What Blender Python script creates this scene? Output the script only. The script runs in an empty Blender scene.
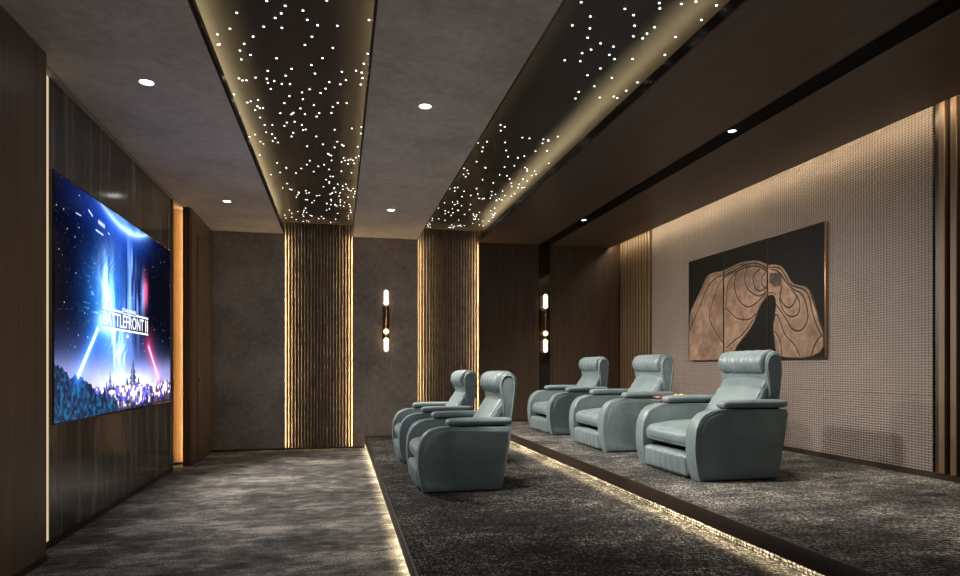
import bpy, bmesh, math, random
import numpy as np
from mathutils import Vector, Matrix, noise

C = bpy.context.scene.collection
sc = bpy.context.scene
PI = math.pi
H = 3.143           # ceiling height
P1, P2 = .173, .346 # the two seating tiers
E1, E2 = .385, 2.17 # their front edges (X)
YF = 9.72           # far wall
YB = -2.0           # wall behind the camera
XW = 4.48           # right wall
XM = -1.88          # marble wall

ART={
 'outline':[(7.52,1.28),(7.52,1.85),(7.46,1.96),(7.29,2.13),(7.14,2.31),(7.08,2.34),(6.93,2.35),(6.79,2.34),(6.65,2.36),(6.46,2.39),(6.29,2.38),(6.13,2.36),(6.03,2.32),(5.95,2.28),(5.89,2.28),(5.76,2.25),(5.66,2.15),(5.6,2.05),(5.5,2.01),(5.4,1.99),(5.34,1.94),(5.29,1.84),(5.25,1.72),(5.22,1.62),(5.17,1.56),(5.16,1.29),(5.83,1.29),(5.85,1.45),(5.88,1.6),(5.87,1.71),(5.83,1.84),(5.85,1.94),(5.91,1.96),(5.98,1.95),(6.07,1.88),(6.14,1.79),(6.19,1.69),(6.29,1.59),(6.44,1.49),(6.54,1.4),(6.54,1.28)],
 'a1':[(7.52,1.66),(7.42,1.79),(7.26,1.99),(7.11,2.18),(6.93,2.28),(6.73,2.29),(6.51,2.32),(6.31,2.35),(6.12,2.33),(5.98,2.24)],
 'a2':[(6.77,1.49),(6.93,1.62),(7.05,1.77),(7.06,1.87),(6.96,2.03),(6.87,2.19),(6.73,2.27),(6.49,2.3),(6.26,2.32)],
 'a3':[(6.72,1.87),(6.7,2.07),(6.67,2.19),(6.51,2.29),(6.31,2.32),(6.12,2.3),(5.97,2.21)],
 'a4':[(6.51,2.28),(6.56,2.15),(6.51,2.01),(6.41,1.91),(6.29,1.86),(6.17,1.89),(6.07,1.94),(6.0,1.99)],
 'a5':[(6.31,2.3),(6.36,2.23),(6.34,2.1),(6.21,2.0),(6.09,1.96),(5.98,2.01)],
 'a6':[(6.09,2.26),(6.21,2.21),(6.21,2.12),(6.14,2.03),(6.05,2.02),(5.97,2.07)],
 'a7':[(6.0,2.21),(6.06,2.17),(6.07,2.1),(6.02,2.05),(5.96,2.03)],
 'a8':[(6.7,1.89),(6.59,1.81),(6.51,1.76),(6.39,1.73),(6.26,1.73),(6.16,1.78)],
 'a9':[(6.7,1.43),(6.54,1.51),(6.4,1.56),(6.29,1.65),(6.21,1.72)],
 'b1':[(5.88,2.25),(5.76,2.22),(5.7,2.14),(5.62,2.03),(5.5,1.99),(5.4,1.95),(5.34,1.86),(5.31,1.72),(5.25,1.59),(5.18,1.49)],
 'b2':[(5.91,2.23),(5.78,2.19),(5.68,2.06),(5.56,1.97),(5.46,1.93),(5.4,1.84),(5.36,1.7),(5.4,1.6),(5.48,1.55),(5.6,1.58),(5.66,1.67),(5.74,1.76),(5.83,1.85)],
 'b3':[(5.6,1.98),(5.48,1.87),(5.48,1.74),(5.56,1.7),(5.66,1.72),(5.74,1.8),(5.78,1.91)],
 'b4':[(5.74,2.03),(5.78,1.93),(5.72,1.84),(5.64,1.79),(5.56,1.83),(5.52,1.91)],
 'b5':[(5.87,1.68),(5.83,1.77),(5.76,1.67),(5.72,1.56),(5.64,1.48),(5.56,1.44),(5.48,1.31)],
 'b6':[(5.34,1.93),(5.29,1.81),(5.23,1.69),(5.2,1.6),(5.17,1.53)],
 'b7':[(5.85,1.57),(5.76,1.48),(5.74,1.3)],
 'b8':[(5.33,1.3),(5.27,1.43),(5.19,1.5)],
 'patch':[(5.93,2.19),(5.78,2.18),(5.74,2.13),(5.74,2.04),(5.85,2.04),(5.93,2.09)],
}
STARS1 = [(-0.6,4.07),(-0.67,4.27),(-0.76,4.36),(-0.78,4.5),(-0.77,4.49),(-0.61,4.45),(-0.65,4.55),(-0.59,4.6),(-0.66,4.68),(-0.54,4.34),(-0.46,4.2),(-0.38,4.08),(-0.34,4.02),(-0.31,3.93),(-0.21,3.96),(-0.19,4.06),(-0.13,4.11),(-0.01,4.09),(-0.35,4.19),(-0.17,4.26),(-0.22,4.38),(-0.04,4.38),(-0.11,4.54),(-0.19,4.66),(-0.17,4.79),(0.02,4.72),(-0.42,4.61),(-0.5,4.82),(-0.33,4.75),(-0.38,4.87),(-0.52,4.95),(-0.47,4.98),(-0.52,5.02),(-0.42,5.02),(-0.36,5.01),(-0.51,5.13),(-0.6,4.95),(-0.67,5.01),(-0.7,5.02),(-0.72,4.99),(-0.8,5.29),(-0.72,5.43),(-0.69,5.4),(-0.63,5.36),(-0.65,5.49),(-0.61,5.52),(-0.38,5.23),(-0.43,5.38),(-0.28,5.14),(-0.28,5.27),(-0.22,5.07),(-0.2,5.37),(-0.14,5.12),(-0.1,5.03),(-0.07,4.91),(0.01,4.93),(0.05,4.85),(0.12,4.68),(0.16,4.7),(0.17,4.56),(0.17,4.79),(0.16,4.9),(0.19,4.41),(0.18,3.98),(-0.01,5.28),(0.06,5.27),(-0.05,5.37),(-0.31,5.46),(-0.41,3.9),(-0.07,3.82)]
STARS2 = [(1.38,3.52),(1.49,3.65),(1.42,3.77),(1.54,3.78),(1.57,3.89),(1.68,3.94),(1.65,4.03),(1.61,4.09),(1.53,4.21),(1.64,4.2),(1.77,4.39),(1.82,4.27),(1.89,4.55),(1.81,4.67),(1.83,4.79),(1.66,3.53),(1.74,3.58),(1.8,3.69),(1.85,3.81),(1.92,3.82),(1.92,3.76),(1.93,3.68),(1.78,3.96),(1.8,4.07),(1.86,4.12),(1.98,4.09),(1.96,4.39),(2.01,4.73),(2.11,4.69),(2.15,4.71),(2.16,4.57),(2.18,4.42),(2.17,3.99),(2.12,3.76),(2.17,3.54),(2.17,3.38),(2.03,3.37),(1.96,3.41),(1.86,3.48),(1.83,3.43)]


# ------------------------------------------------------------------ helpers
def srgb(r, g, b):
    f = lambda c: (c/255/12.92) if c/255 <= .04045 else ((c/255+.055)/1.055)**2.4
    return (f(r), f(g), f(b), 1)

class NT:
    def __init__(s, name):
        s.m = bpy.data.materials.new(name); s.m.use_nodes = True
        s.t = s.m.node_tree; s.t.nodes.clear()
        s.out = s.n('ShaderNodeOutputMaterial')
    def n(s, typ, ins=None, **kw):
        nd = s.t.nodes.new(typ)
        for k, v in kw.items(): setattr(nd, k, v)
        if ins:
            for k, v in ins.items():
                if isinstance(v, bpy.types.NodeSocket): s.t.links.new(v, nd.inputs[k])
                else: nd.inputs[k].default_value = v
        return nd
    def math(s, op, a, b=0.0):
        nd = s.n('ShaderNodeMath', {0: a, 1: b}, operation=op); return nd.outputs[0]
    def coords(s, scale=(1, 1, 1), rot=(0, 0, 0)):
        tc = s.n('ShaderNodeTexCoord')
        mp = s.n('ShaderNodeMapping', {'Vector': tc.outputs['Object'], 'Scale': scale, 'Rotation': rot})
        return mp.outputs[0]
    def noise(s, vec, scale, detail=3, rough=.55):
        return s.n('ShaderNodeTexNoise', {'Vector': vec, 'Scale': scale, 'Detail': detail, 'Roughness': rough}).outputs['Fac']
    def ramp(s, fac, stops):
        nd = s.n('ShaderNodeValToRGB', {'Fac': fac}); e = nd.color_ramp.elements
        while len(e) < len(stops): e.new(.5)
        for i, (p, c) in enumerate(stops):
            e[i].position = p; e[i].color = c
        return nd.outputs['Color']
    def mix(s, fac, a, b, mode='MIX'):
        nd = s.n('ShaderNodeMix', data_type='RGBA', blend_type=mode)
        for k, v in ((0, fac), (6, a), (7, b)):
            if isinstance(v, bpy.types.NodeSocket): s.t.links.new(v, nd.inputs[k])
            else: nd.inputs[k].default_value = v
        return nd.outputs[2]
    def bump(s, h, strength, dist=.01):
        return s.n('ShaderNodeBump', {'Height': h, 'Strength': strength, 'Distance': dist}).outputs[0]
    def bsdf(s, color, rough=.5, metal=0, spec=.5, normal=None, **kw):
        ins = {'Base Color': color, 'Roughness': rough, 'Metallic': metal, 'Specular IOR Level': spec}
        if normal is not None: ins['Normal'] = normal
        ins.update(kw)
        b = s.n('ShaderNodeBsdfPrincipled', ins)
        s.t.links.new(b.outputs[0], s.out.inputs['Surface'])
        return s.m

def plain(name, col, rough=.5, metal=0, spec=.5, nscale=40, var=.15):
    t = NT(name); v = t.coords()
    n = t.noise(v, nscale, 2)
    c = t.ramp(n, [(.3, tuple(x*(1-var) for x in col[:3])+(1,)), (.7, tuple(min(1, x*(1+var)) for x in col[:3])+(1,))])
    return t.bsdf(c, rough, metal, spec)

def emis(name, col, strength):
    t = NT(name)
    e = t.n('ShaderNodeEmission', {'Color': col, 'Strength': strength})
    t.t.links.new(e.outputs[0], t.out.inputs['Surface'])
    return t.m

def wood(name, c1, c2, axis='z', rough=.42, fine=0):
    t = NT(name)
    sc_ = {'z': (28, 28, .8), 'y': (28, .8, 28)}[axis]
    v = t.coords(sc_)
    n = t.noise(v, 1.0, 5, .6)
    sc2 = {'z': (110, 110, 2), 'y': (110, 2, 110)}[axis]
    n2 = t.noise(t.coords(sc2), 1.0, 2, .6)
    k = t.math('ADD', t.math('MULTIPLY', n, .65), t.math('MULTIPLY', n2, .35))
    col = t.ramp(k, [(.36, c1), (.64, c2)])
    big = t.noise(t.coords((.9, .9, .5)), 1.5, 2)
    col = t.mix(t.math('MULTIPLY', big, .45), col, c1)
    nrm = t.bump(k, .25, .004)
    return t.bsdf(col, rough, 0, .4, nrm)

M = {}
def stone(name, c1, c2, rough, bumpk=.3):
    t = NT(name); v = t.coords()
    a = t.noise(v, 1.7, 6, .65); b = t.noise(v, 14, 5, .7); c = t.noise(v, 120, 2, .6)
    k = t.math('ADD', t.math('MULTIPLY', a, .5), t.math('ADD', t.math('MULTIPLY', b, .35), t.math('MULTIPLY', c, .15)))
    col = t.ramp(k, [(.38, c1), (.62, c2)])
    sp = t.noise(t.coords((3, 3, 9)), 10, 4, .8)
    col = t.mix(t.ramp(sp, [(.66, (0, 0, 0, 1)), (.76, (.35, .35, .35, 1))]), col, tuple(x*1.8 for x in c2[:3])+(1,))
    return t.bsdf(col, rough, 0, .35, t.bump(k, bumpk, .004))
M['stone'] = stone('stone_wall', (.15, .124, .102, 1), (.34, .283, .233, 1), .55)
M['ceil'] = stone('plaster_ceiling', (.29, .245, .210, 1), (.50, .425, .365, 1), .6)
M['wood'] = wood('dark_walnut', (.036, .022, .0145, 1), (.080, .053, .035, 1))
M['wood_l'] = wood('brown_walnut', (.075, .047, .031, 1), (.155, .102, .069, 1))
M['wood_y'] = wood('walnut_soffit', (.046, .030, .021, 1), (.098, .066, .046, 1), 'y', .40)
M['slat'] = wood('oak_slat', (.075, .046, .026, 1), (.15, .095, .055, 1), 'z', .5)
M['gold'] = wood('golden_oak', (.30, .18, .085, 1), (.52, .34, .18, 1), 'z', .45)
M['dark'] = plain('dark_bronze', (.012, .009, .007), .3, .3)
M['base'] = plain('dark_skirting', (.020, .012, .007), .4)
M['black'] = plain('black_metal', (.006, .006, .006), .45, .2)
M['blackgloss'] = plain('black_bezel', (.004, .004, .005), .15)
M['void'] = plain('dark_backing', (.01, .008, .006), .8)
M['fascia'] = plain('glossy_dark_fascia', (.014, .008, .005), .22, .0, .3)
M['bronze'] = plain('brushed_bronze', (.42, .27, .17), .3, .9)
M['plate'] = plain('dark_bronze_plate', (.06, .032, .016), .3, .6)
M['beige'] = plain('beige_trim', (.30, .25, .21), .5)
M['white'] = plain('white_ring', (.62, .62, .60), .35)
M['darkglass'] = plain('dark_glass', (.010, .006, .004), .08)

def fluted(name):
    t = NT(name); v = t.coords()
    b = t.noise(v, 9, 4, .6); c = t.noise(v, 75, 3, .7)
    k = t.math('ADD', t.math('MULTIPLY', b, .5), t.math('MULTIPLY', c, .5))
    col = t.ramp(k, [(.38, (.050, .037, .028, 1)), (.66, (.155, .118, .088, 1))])
    return t.bsdf(col, .6, 0, .3, t.bump(c, .15, .002))
M['flute'] = fluted('fluted_bark_cloth')

def marble():
    t = NT('dark_striped_marble')
    v = t.coords((1, 7, .55))
    a = t.noise(v, 1.4, 6, .62); b = t.noise(t.coords((1, 60, 1.2)), 1.0, 3, .6)
    k = t.math('ADD', t.math('MULTIPLY', a, .75), t.math('MULTIPLY', b, .25))
    col = t.ramp(k, [(.34, (.020, .019, .018, 1)), (.48, (.050, .044, .039, 1)), (.58, (.10, .088, .078, 1)), (.70, (.26, .22, .19, 1))])
    return t.bsdf(col, .14, 0, .5)
M['marble'] = marble()

def woven():
    t = NT('woven_wall_covering')
    tc = t.n('ShaderNodeTexCoord'); s = t.n('ShaderNodeSeparateXYZ', {0: tc.outputs['Object']})
    a = t.math('MULTIPLY', s.outputs[1], 2*PI/.060); b = t.math('MULTIPLY', s.outputs[2], 2*PI/.044)
    p = t.math('MULTIPLY', t.math('SINE', t.math('ADD', a, b)), t.math('SINE', t.math('SUBTRACT', a, b)))
    n = t.noise(t.coords(), 2.2, 4, .6)
    col = t.ramp(t.math('ADD', t.math('MULTIPLY', p, .5), .5), [(.12, (.060, .047, .041, 1)), (.45, (.165, .138, .122, 1)), (.8, (.205, .172, .152, 1))])
    col = t.mix(t.math('MULTIPLY', n, .5), col, (.07, .054, .046, 1))
    return t.bsdf(col, .6, 0, .35, t.bump(p, .6, .006))
M['woven'] = woven()

def carpet(name, rows):
    t = NT(name); v = t.coords()
    a = t.noise(t.coords((.8, 1.25, 1)), 1.5, 7, .68)
    b = t.noise(t.coords((2.2, 4.2, 1)), 2.6, 5, .75)
    m = t.math('ADD', t.math('MULTIPLY', a, .55), t.math('MULTIPLY', b, .45))
    col = t.ramp(m, [(.40, (.022, .023, .024, 1)), (.50, (.075, .073, .070, 1)), (.60, (.22, .21, .195, 1))])
    g = t.noise(t.coords((78, 95, 78)), 1.0, 3, .85)
    col = t.mix(1.0, col, t.ramp(g, [(.38, (.06, .06, .06, 1)), (.64, (2.5, 2.5, 2.5, 1))]), 'MULTIPLY')
    hgt = g
    if rows:
        vo = t.n('ShaderNodeTexVoronoi', {'Vector': t.coords((1, .62, 1)), 'Scale': 56, 'Randomness': .4})
        d = vo.outputs['Distance']
        col = t.mix(1.0, col, t.ramp(d, [(.12, (1.9, 1.9, 1.9, 1)), (.60, (.08, .08, .08, 1))]), 'MULTIPLY')
        hgt = t.math('SUBTRACT', 1.0, d)
    return t.bsdf(col, .9, 0, .15, t.bump(hgt, .9, .008))
M['carpet'] = carpet('mottled_grey_carpet', False)
M['carpet2'] = carpet('looped_grey_carpet', True)

def leather(name, c1, c2):
    t = NT(name); v = t.coords()
    a = t.noise(v, 6, 4, .6); b = t.noise(v, 160, 3, .6)
    col = t.ramp(a, [(.35, c1), (.65, c2)])
    hh = t.math('ADD', t.math('MULTIPLY', a, .8), t.math('MULTIPLY', b, .12))
    return t.bsdf(col, .42, 0, .42, t.bump(hh, .3, .01))
M['leather'] = leather('teal_grey_leather', (.100, .136, .148, 1), (.138, .180, .194, 1))
M['thread'] = plain('pale_piping', (.17, .23, .245), .5)
M['ledw'] = emis('warm_led', (1, .72, .38, 1), 140)
M['ledn'] = emis('niche_led', (1, .70, .40, 1), 34)
M['led_step'] = emis('step_led', (1, .80, .50, 1), 130)
M['led_cove'] = emis('cove_led', (1, .78, .44, 1), 17)
M['led_wall'] = emis('wall_wash_led', (1, .78, .50, 1), 42)
M['led_thin'] = emis('thin_led', (1, .76, .46, 1), .75)
M['star'] = emis('fibre_star', (1, .97, .9, 1), 5)
M['lens'] = emis('downlight_lens', (1, .97, .92, 1), 14)
M['tube'] = emis('glowing_tube', (1, .80, .66, 1), 1.5)
M['globe'] = emis('glowing_globe', (1, .66, .38, 1), 2.6)
M['title'] = emis('white_title', (.93, .96, 1, 1), 1.6)
def vcol_emit(name, strength):
    t = NT(name)
    a = t.n('ShaderNodeAttribute', attribute_name='paint')
    e = t.n('ShaderNodeEmission', {'Color': a.outputs['Color'], 'Strength': strength})
    b = t.n('ShaderNodeBsdfGlossy', {'Color': (.04, .04, .04, 1), 'Roughness': .1})
    ad = t.n('ShaderNodeAddShader', {0: e.outputs[0], 1: b.outputs[0]})
    t.t.links.new(ad.outputs[0], t.out.inputs['Surface']); return t.m
M['screen'] = vcol_emit('lit_screen', 1.1)
def artmat():
    t = NT('carved_art_surface')
    a = t.n('ShaderNodeAttribute', attribute_name='paint')
    n = t.noise(t.coords(), 9, 6, .7)
    col = t.mix(1.0, a.outputs['Color'], t.ramp(n, [(.3, (.6, .6, .6, 1)), (.7, (1.35, 1.35, 1.35, 1))]), 'MULTIPLY')
    return t.bsdf(col, .6, 0, .12, t.bump(n, .25, .004))
M['art'] = artmat()

def finish(name, bm, mat, parent=None, angle=40, matrix=None):
    if matrix is not None: bmesh.ops.transform(bm, matrix=matrix, verts=bm.verts)
    bmesh.ops.recalc_face_normals(bm, faces=bm.faces)
    me = bpy.data.meshes.new(name); bm.to_mesh(me); bm.free()
    me.shade_smooth(); me.set_sharp_from_angle(angle=math.radians(angle))
    me.materials.append(mat if not isinstance(mat, str) else M[mat])
    o = bpy.data.objects.new(name, me); C.objects.link(o)
    if parent is not None: o.parent = parent
    return o

def box(bm, x0, x1, y0, y1, z0, z1, bev=0, seg=2):
    r = bmesh.ops.create_cube(bm, size=1)
    vs = r['verts']
    for v in vs:
        v.co = Vector((x0+(v.co.x+.5)*(x1-x0), y0+(v.co.y+.5)*(y1-y0), z0+(v.co.z+.5)*(z1-z0)))
    if bev:
        es = list({e for v in vs for e in v.link_edges})
        bmesh.ops.bevel(bm, geom=es, offset=bev, segments=seg, affect='EDGES', profile=.5)
    return bm

def boxes(*bs):
    bm = bmesh.new()
    for b in bs: box(bm, *b)
    return bm

def prism(bm, prof, y0, y1, bev=0, seg=3):
    """profile in (x,z), extruded along y; both caps bevelled"""
    a = [bm.verts.new((x, y0, z)) for x, z in prof]; b = [bm.verts.new((x, y1, z)) for x, z in prof]
    fa = bm.faces.new(a); fb = bm.faces.new(b[::-1]); n = len(prof)
    for i in range(n): bm.faces.new((a[i], b[i], b[(i+1) % n], a[(i+1) % n]))
    if bev:
        es = list(fa.edges)+list(fb.edges)
        bmesh.ops.bevel(bm, geom=es, offset=bev, segments=seg, affect='EDGES', profile=.5, clamp_overlap=True)
    return bm

def lathe(bm, prof, n=24, axis='z', c=(0, 0, 0)):
    rings = []
    for r, h in prof:
        ring = []
        for i in range(n):
            a = 2*PI*i/n; p = (r*math.cos(a), r*math.sin(a), h)
            if axis == 'y': p = (p[0], p[2], p[1])
            ring.append(bm.verts.new((p[0]+c[0], p[1]+c[1], p[2]+c[2])))
        rings.append(ring)
    for a, b in zip(rings, rings[1:]):
        for i in range(n): bm.faces.new((a[i], a[(i+1) % n], b[(i+1) % n], b[i]))
    bm.faces.new(rings[0][::-1]); bm.faces.new(rings[-1])
    return bm

def tube(bm, pts, r, n=8, closed=False):
    pts = [Vector(p) for p in pts]; rings = []; N = len(pts)
    up = None
    for i, p in enumerate(pts):
        if closed: d = pts[(i+1) % N]-pts[i-1]
        else: d = pts[min(i+1, N-1)]-pts[max(i-1, 0)]
        d.normalize()
        if up is None: up = d.orthogonal().normalized()
        up = (up-d*up.dot(d)).normalized(); s = d.cross(up)
        rings.append([bm.verts.new(p+r*(math.cos(2*PI*k/n)*up+math.sin(2*PI*k/n)*s)) for k in range(n)])
    rng = range(N if closed else N-1)
    for i in rng:
        a, b = rings[i], rings[(i+1) % N]
        for k in range(n): bm.faces.new((a[k], a[(k+1) % n], b[(k+1) % n], b[k]))
    if not closed: bm.faces.new(rings[0][::-1]); bm.faces.new(rings[-1])
    return bm

def cushion(bm, sx, sy, sz, r, puff=.02, n=14, deform=None):
    """rounded, puffed cushion centred on the origin"""
    tmp = bmesh.new(); bmesh.ops.create_cube(tmp, size=2)
    bmesh.ops.subdivide_edges(tmp, edges=tmp.edges, cuts=n, use_grid_fill=True)
    hx, hy, hz = sx/2, sy/2, sz/2
    for v in tmp.verts:
        p = v.co.copy()
        # finer rows near the edges
        q = Vector([math.copysign(1-(1-abs(c))**1.35, c) for c in p])
        w = Vector((q.x*hx, q.y*hy, q.z*hz))
        inner = Vector([max(-h_+r, min(h_-r, c)) for c, h_ in zip(w, (hx, hy, hz))])
        d = w-inner
        if d.length > 1e-6: w = inner+d.normalized()*r
        bul = (1-q.x**2)*(1-q.y**2)
        w.z += puff*bul*(1 if q.z > 0 else -1)*abs(q.z)
        w.x += puff*.5*(1-q.y**2)*(1-q.z**2)*q.x
        w.y += puff*.3*(1-q.x**2)*(1-q.z**2)*q.y
        if deform: w = deform(w, q)
        v.co = w
    me = bpy.data.meshes.new('t'); tmp.to_mesh(me); tmp.free(); bm.from_mesh(me); bpy.data.meshes.remove(me)
    return bm

def empty(name, loc, label, cat, group=None, rz=0):
    o = bpy.data.objects.new(name, None); C.objects.link(o)
    o.empty_display_size = .1; o.location = loc; o.rotation_euler = (0, 0, rz)
    tag(o, label, cat, group); return o
def tag(o, label, cat, group=None):
    o['label'] = label; o['category'] = cat
    if group: o['group'] = group
    return o
def struct(name, bm, mat, parent=None, angle=40):
    o = finish(name, bm, mat, parent, angle)
    if parent is None: o['kind'] = 'structure'
    return o
def slabel(o, label, cat):
    o['label'] = label; o['category'] = cat; return o
def copy_tree(o, parent=None):
    c = o.copy(); C.objects.link(c); c.parent = parent
    for ch in list(o.children): copy_tree(ch, c)
    return c

# ------------------------------------------------------------------ camera
cam = bpy.data.cameras.new('camera'); cam.sensor_width = 36; cam.lens = 24
cam.shift_y = 79.3/960; cam.clip_start = .05; cam.clip_end = 60
co = bpy.data.objects.new('camera', cam); C.objects.link(co)
co.location = (0, 0, 1.2); co.rotation_euler = (PI/2, 0, -math.atan(141/640)); sc.camera = co

# ------------------------------------------------------------------ room shell
slabel(struct('floor', boxes((-2.4, 4.8, YB, YF+.2, -.12, 0)), 'carpet'), 'dark grey mottled carpet of the lowest level in front of the screen', 'floor')
slabel(struct('floor', boxes((E1, E2+.12, YB, YF, P1-.014, P1), (E1+.075, 4.7, YB, YF, .0, P1-.014)), 'carpet2'), 'looped grey carpet of the lower seating tier', 'floor')
slabel(struct('floor', boxes((E2, XW+.02, YB, YF+.03, P2-.014, P2), (E2+.085, XW+.02, YB, YF, P1, P2-.014)), 'carpet2'), 'looped grey carpet of the upper seating tier beside the patterned wall', 'floor')
def nosing(name, x, z1, label):
    bm = boxes((x-.012, x+.030, YB, YF, z1-.095, z1-.001, .003))
    slabel(struct(name, bm, 'base'), label, 'trim')
nosing('trim_1', E1, P1, 'dark wood step edge of the lower seating tier')
nosing('trim_2', E2, P2, 'dark wood step edge of the upper seating tier')

# left side: near pilaster, marble, niche, far pilaster with door
slabel(struct('wall_left', boxes((-2.4, -1.77, YB, 4.45, 0, H)), 'wood_l'), 'dark walnut wall section at the left edge, nearer than the screen', 'wall')
bm = bmesh.new()
for a, b in ((4.77, 6.36), (6.363, 7.955)): box(bm, XM-.04, XM, a, b, .0, H-.004)
box(bm, -2.4, XM-.04, 4.45, 7.955, 0, H)
slabel(struct('wall_left', bm, 'marble'), 'polished dark marble wall behind the television', 'wall')
slabel(struct('trim_3', boxes((XM-.03, XM+.012, 7.955, 7.985, 0, H)), 'bronze'), 'slim bronze strip at the far end of the marble', 'trim')
slabel(struct('trim_4', boxes((XM-.002, XM+.045, 4.45, 8.3, H-.012, H-.001)), 'beige'), 'pale ceiling edge line above the marble', 'trim')
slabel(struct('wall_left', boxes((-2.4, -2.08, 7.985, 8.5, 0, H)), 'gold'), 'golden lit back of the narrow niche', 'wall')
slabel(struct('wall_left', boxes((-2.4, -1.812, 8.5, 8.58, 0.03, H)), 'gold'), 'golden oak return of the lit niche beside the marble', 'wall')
slabel(struct('wall_left', boxes((-1.845, -1.765, 8.33, 8.40, 0, H), (-1.812, -1.76, 8.40, 8.58, 0, H), (-2.4, -1.76, 8.58, YF, 0, H)), 'wood'), 'dark walnut wall section between the niche and the far stone wall', 'wall')
d = struct('door_1', boxes((-1.764, -1.752, 8.70, 9.66, .03, 2.9, .002)), 'wood'); slabel(d, 'flush dark walnut door at the far left corner', 'door')
bm = boxes((-1.752, -1.735, 8.735, 8.75, 1.03, 1.045)); box(bm, -1.740, -1.728, 8.73, 8.83, 1.028, 1.048, .003)
finish('door_handle', bm, 'black', d)
for n_, b in (('near', (-1.775, -1.766, YB, 4.455, 0, .042)), ('mid', (XM-.004, XM+.008, 4.45, 7.955, 0, .05)), ('far', (-1.765, -1.750, 8.33, YF, 0, .03))):
    slabel(struct('baseboard_left', boxes(b), 'base'), {'near': 'dark baseboard under the near walnut wall section', 'mid': 'dark baseboard under the marble', 'far': 'dark baseboard under the far walnut wall section'}[n_], 'baseboard')

# far wall
slabel(struct('wall_far', boxes((-2.4, -.770, YF, YF+.02, 0, .968), (-2.4, -.770, YF, YF+.02, .972, H), (-2.4, -.805, YF+.004, YF+.25, 0, H), (-.81, -.7715, YF+.003, YF+.02, .96, .98)), 'stone'), 'brown stone wall left of the first fluted panel', 'wall')
slabel(struct('wall_far', boxes((.196, 1.175, YF, YF+.02, 0, .968), (.196, 1.175, YF, YF+.02, .972, H), (.231, 1.14, YF+.004, YF+.25, 0, H), (.1975, .24, YF+.003, YF+.02, .96, .98), (1.13, 1.1735, YF+.003, YF+.02, .96, .98)), 'stone'), 'brown stone wall carrying a sconce between the two fluted panels', 'wall')
slabel(struct('wall_far', boxes((2.125, 3.10, YF, YF+.02, 0, H), (2.16, 3.10, YF+.01, YF+.25, 0, H+.3)), 'wood'), 'dark walnut wall left of the dark glass strip', 'wall')
slabel(struct('wall_far', boxes((3.285, 4.9, YF, YF+.25, 0, H+.3)), 'wood'), 'dark walnut wall right of the dark glass strip', 'wall')
slabel(struct('wall_far', boxes((-.9, 3.4, YF+.12, YF+.3, 0, H+.4)), 'void'), 'dark backing wall behind the far panels', 'wall')
slabel(struct('baseboard_far', boxes((-1.75, E1-.012, YF-.012, YF, 0, .022)), 'base'), 'thin dark baseboard along the far wall', 'baseboard')
slabel(struct('baseboard_far', boxes((E2+.03, XW, YF-.008, YF, P2, P2+.03)), 'base'), 'thin dark baseboard under the far walnut wall', 'baseboard')
g = finish('dark_glass_panel', boxes((3.10, 3.285, YF+.01, YF+.04, P2, H)), 'darkglass')
tag(g, 'tall narrow dark glass strip between two walnut panels on the far wall', 'glass panel')

# rear wall closes the room behind the camera
slabel(struct('wall_rear', boxes((-2.4, 4.9, YB-.2, YB, 0, H+.4)), 'stone'), 'plain wall at the rear of the room', 'wall')

# right wall
bm = bmesh.new()
ys = [4.075, 5.215, 6.355, 7.495, 8.625]
for a, b in zip(ys, ys[1:]):
    box(bm, XW, XW+.04, a+.0015, b-.0015, P2, .978); box(bm, XW, XW+.04, a+.0015, b-.0015, .982, H+.3)
slabel(struct('wall_right', bm, 'woven'), 'taupe wall covered in a small woven diamond pattern', 'wall')
slabel(struct('wall_right', boxes((XW+.03, XW+.25, YB, YF, 0, H+.35)), 'void'), 'dark backing wall behind slats and patterned panels', 'wall')
slabel(struct('baseboard_right', boxes((XW-.014, XW+.002, YB, YF-.008, P2, P2+.048)), 'base'), 'dark baseboard along the patterned wall', 'baseboard')
def slatwall(y0, y1, label):
    t = empty('slatted_wall_panel', (XW, y0, P2), label, 'wall panel', None)
    finish('backing', boxes((.012, .03, 0, y1-y0, 0, H-P2+.28)), 'base', t)
    bm = bmesh.new(); y = .008
    while y < y1-y0-.05:
        box(bm, -.03, .014, y, y+.052, .048, H-P2+.28, .004, 1); y += .094
    finish('slats', bm, 'slat', t)
slatwall(8.635, YF-.012, 'vertical oak slat panel between the patterned wall and the far corner')
slatwall(YB+.02, 4.065, 'vertical oak slat panel at the right edge nearest the viewer')

# ceiling
S1, S2 = (-.772, .19), (1.172, 2.10)
slabel(struct('ceiling', boxes((-2.4, S1[0], YB, YF, H, H+.02)), 'ceil'), 'taupe plaster ceiling between the screen wall and the first starry recess', 'ceiling')
slabel(struct('ceiling', boxes((S1[1], S2[0], YB, YF, H, H+.02)), 'ceil'), 'taupe plaster ceiling between the two starry recesses', 'ceiling')
slabel(struct('ceiling', boxes((2.112, 3.09, YB, YF, H, H+.02), (3.285, 4.31, YB, YF, H, H+.02)), 'wood_y'), 'dark walnut ceiling above the armchairs', 'ceiling')
slabel(struct('ceiling', boxes((-2.4, 5.0, YB-.2, YF+.3, H+.40, H+.5)), 'void'), 'dark slab above the recesses', 'ceiling')
k = 5
for x0, x1, lab in ((S1[0]-.012, S1[0], 'dark metal left lip of the first starry recess'), (S1[1], S1[1]+.012, 'dark metal right lip of the first starry recess'),
               (S2[0]-.012, S2[0], 'dark metal left lip of the second starry recess'), (S2[1], S2[1]+.012, 'glossy dark fascia between the second starry recess and the walnut ceiling')):
    slabel(struct('trim_%d' % k, boxes((x0, x1, YB, YF, H-.002, H+.075)), 'fascia'), lab, 'trim'); k += 1
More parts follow.
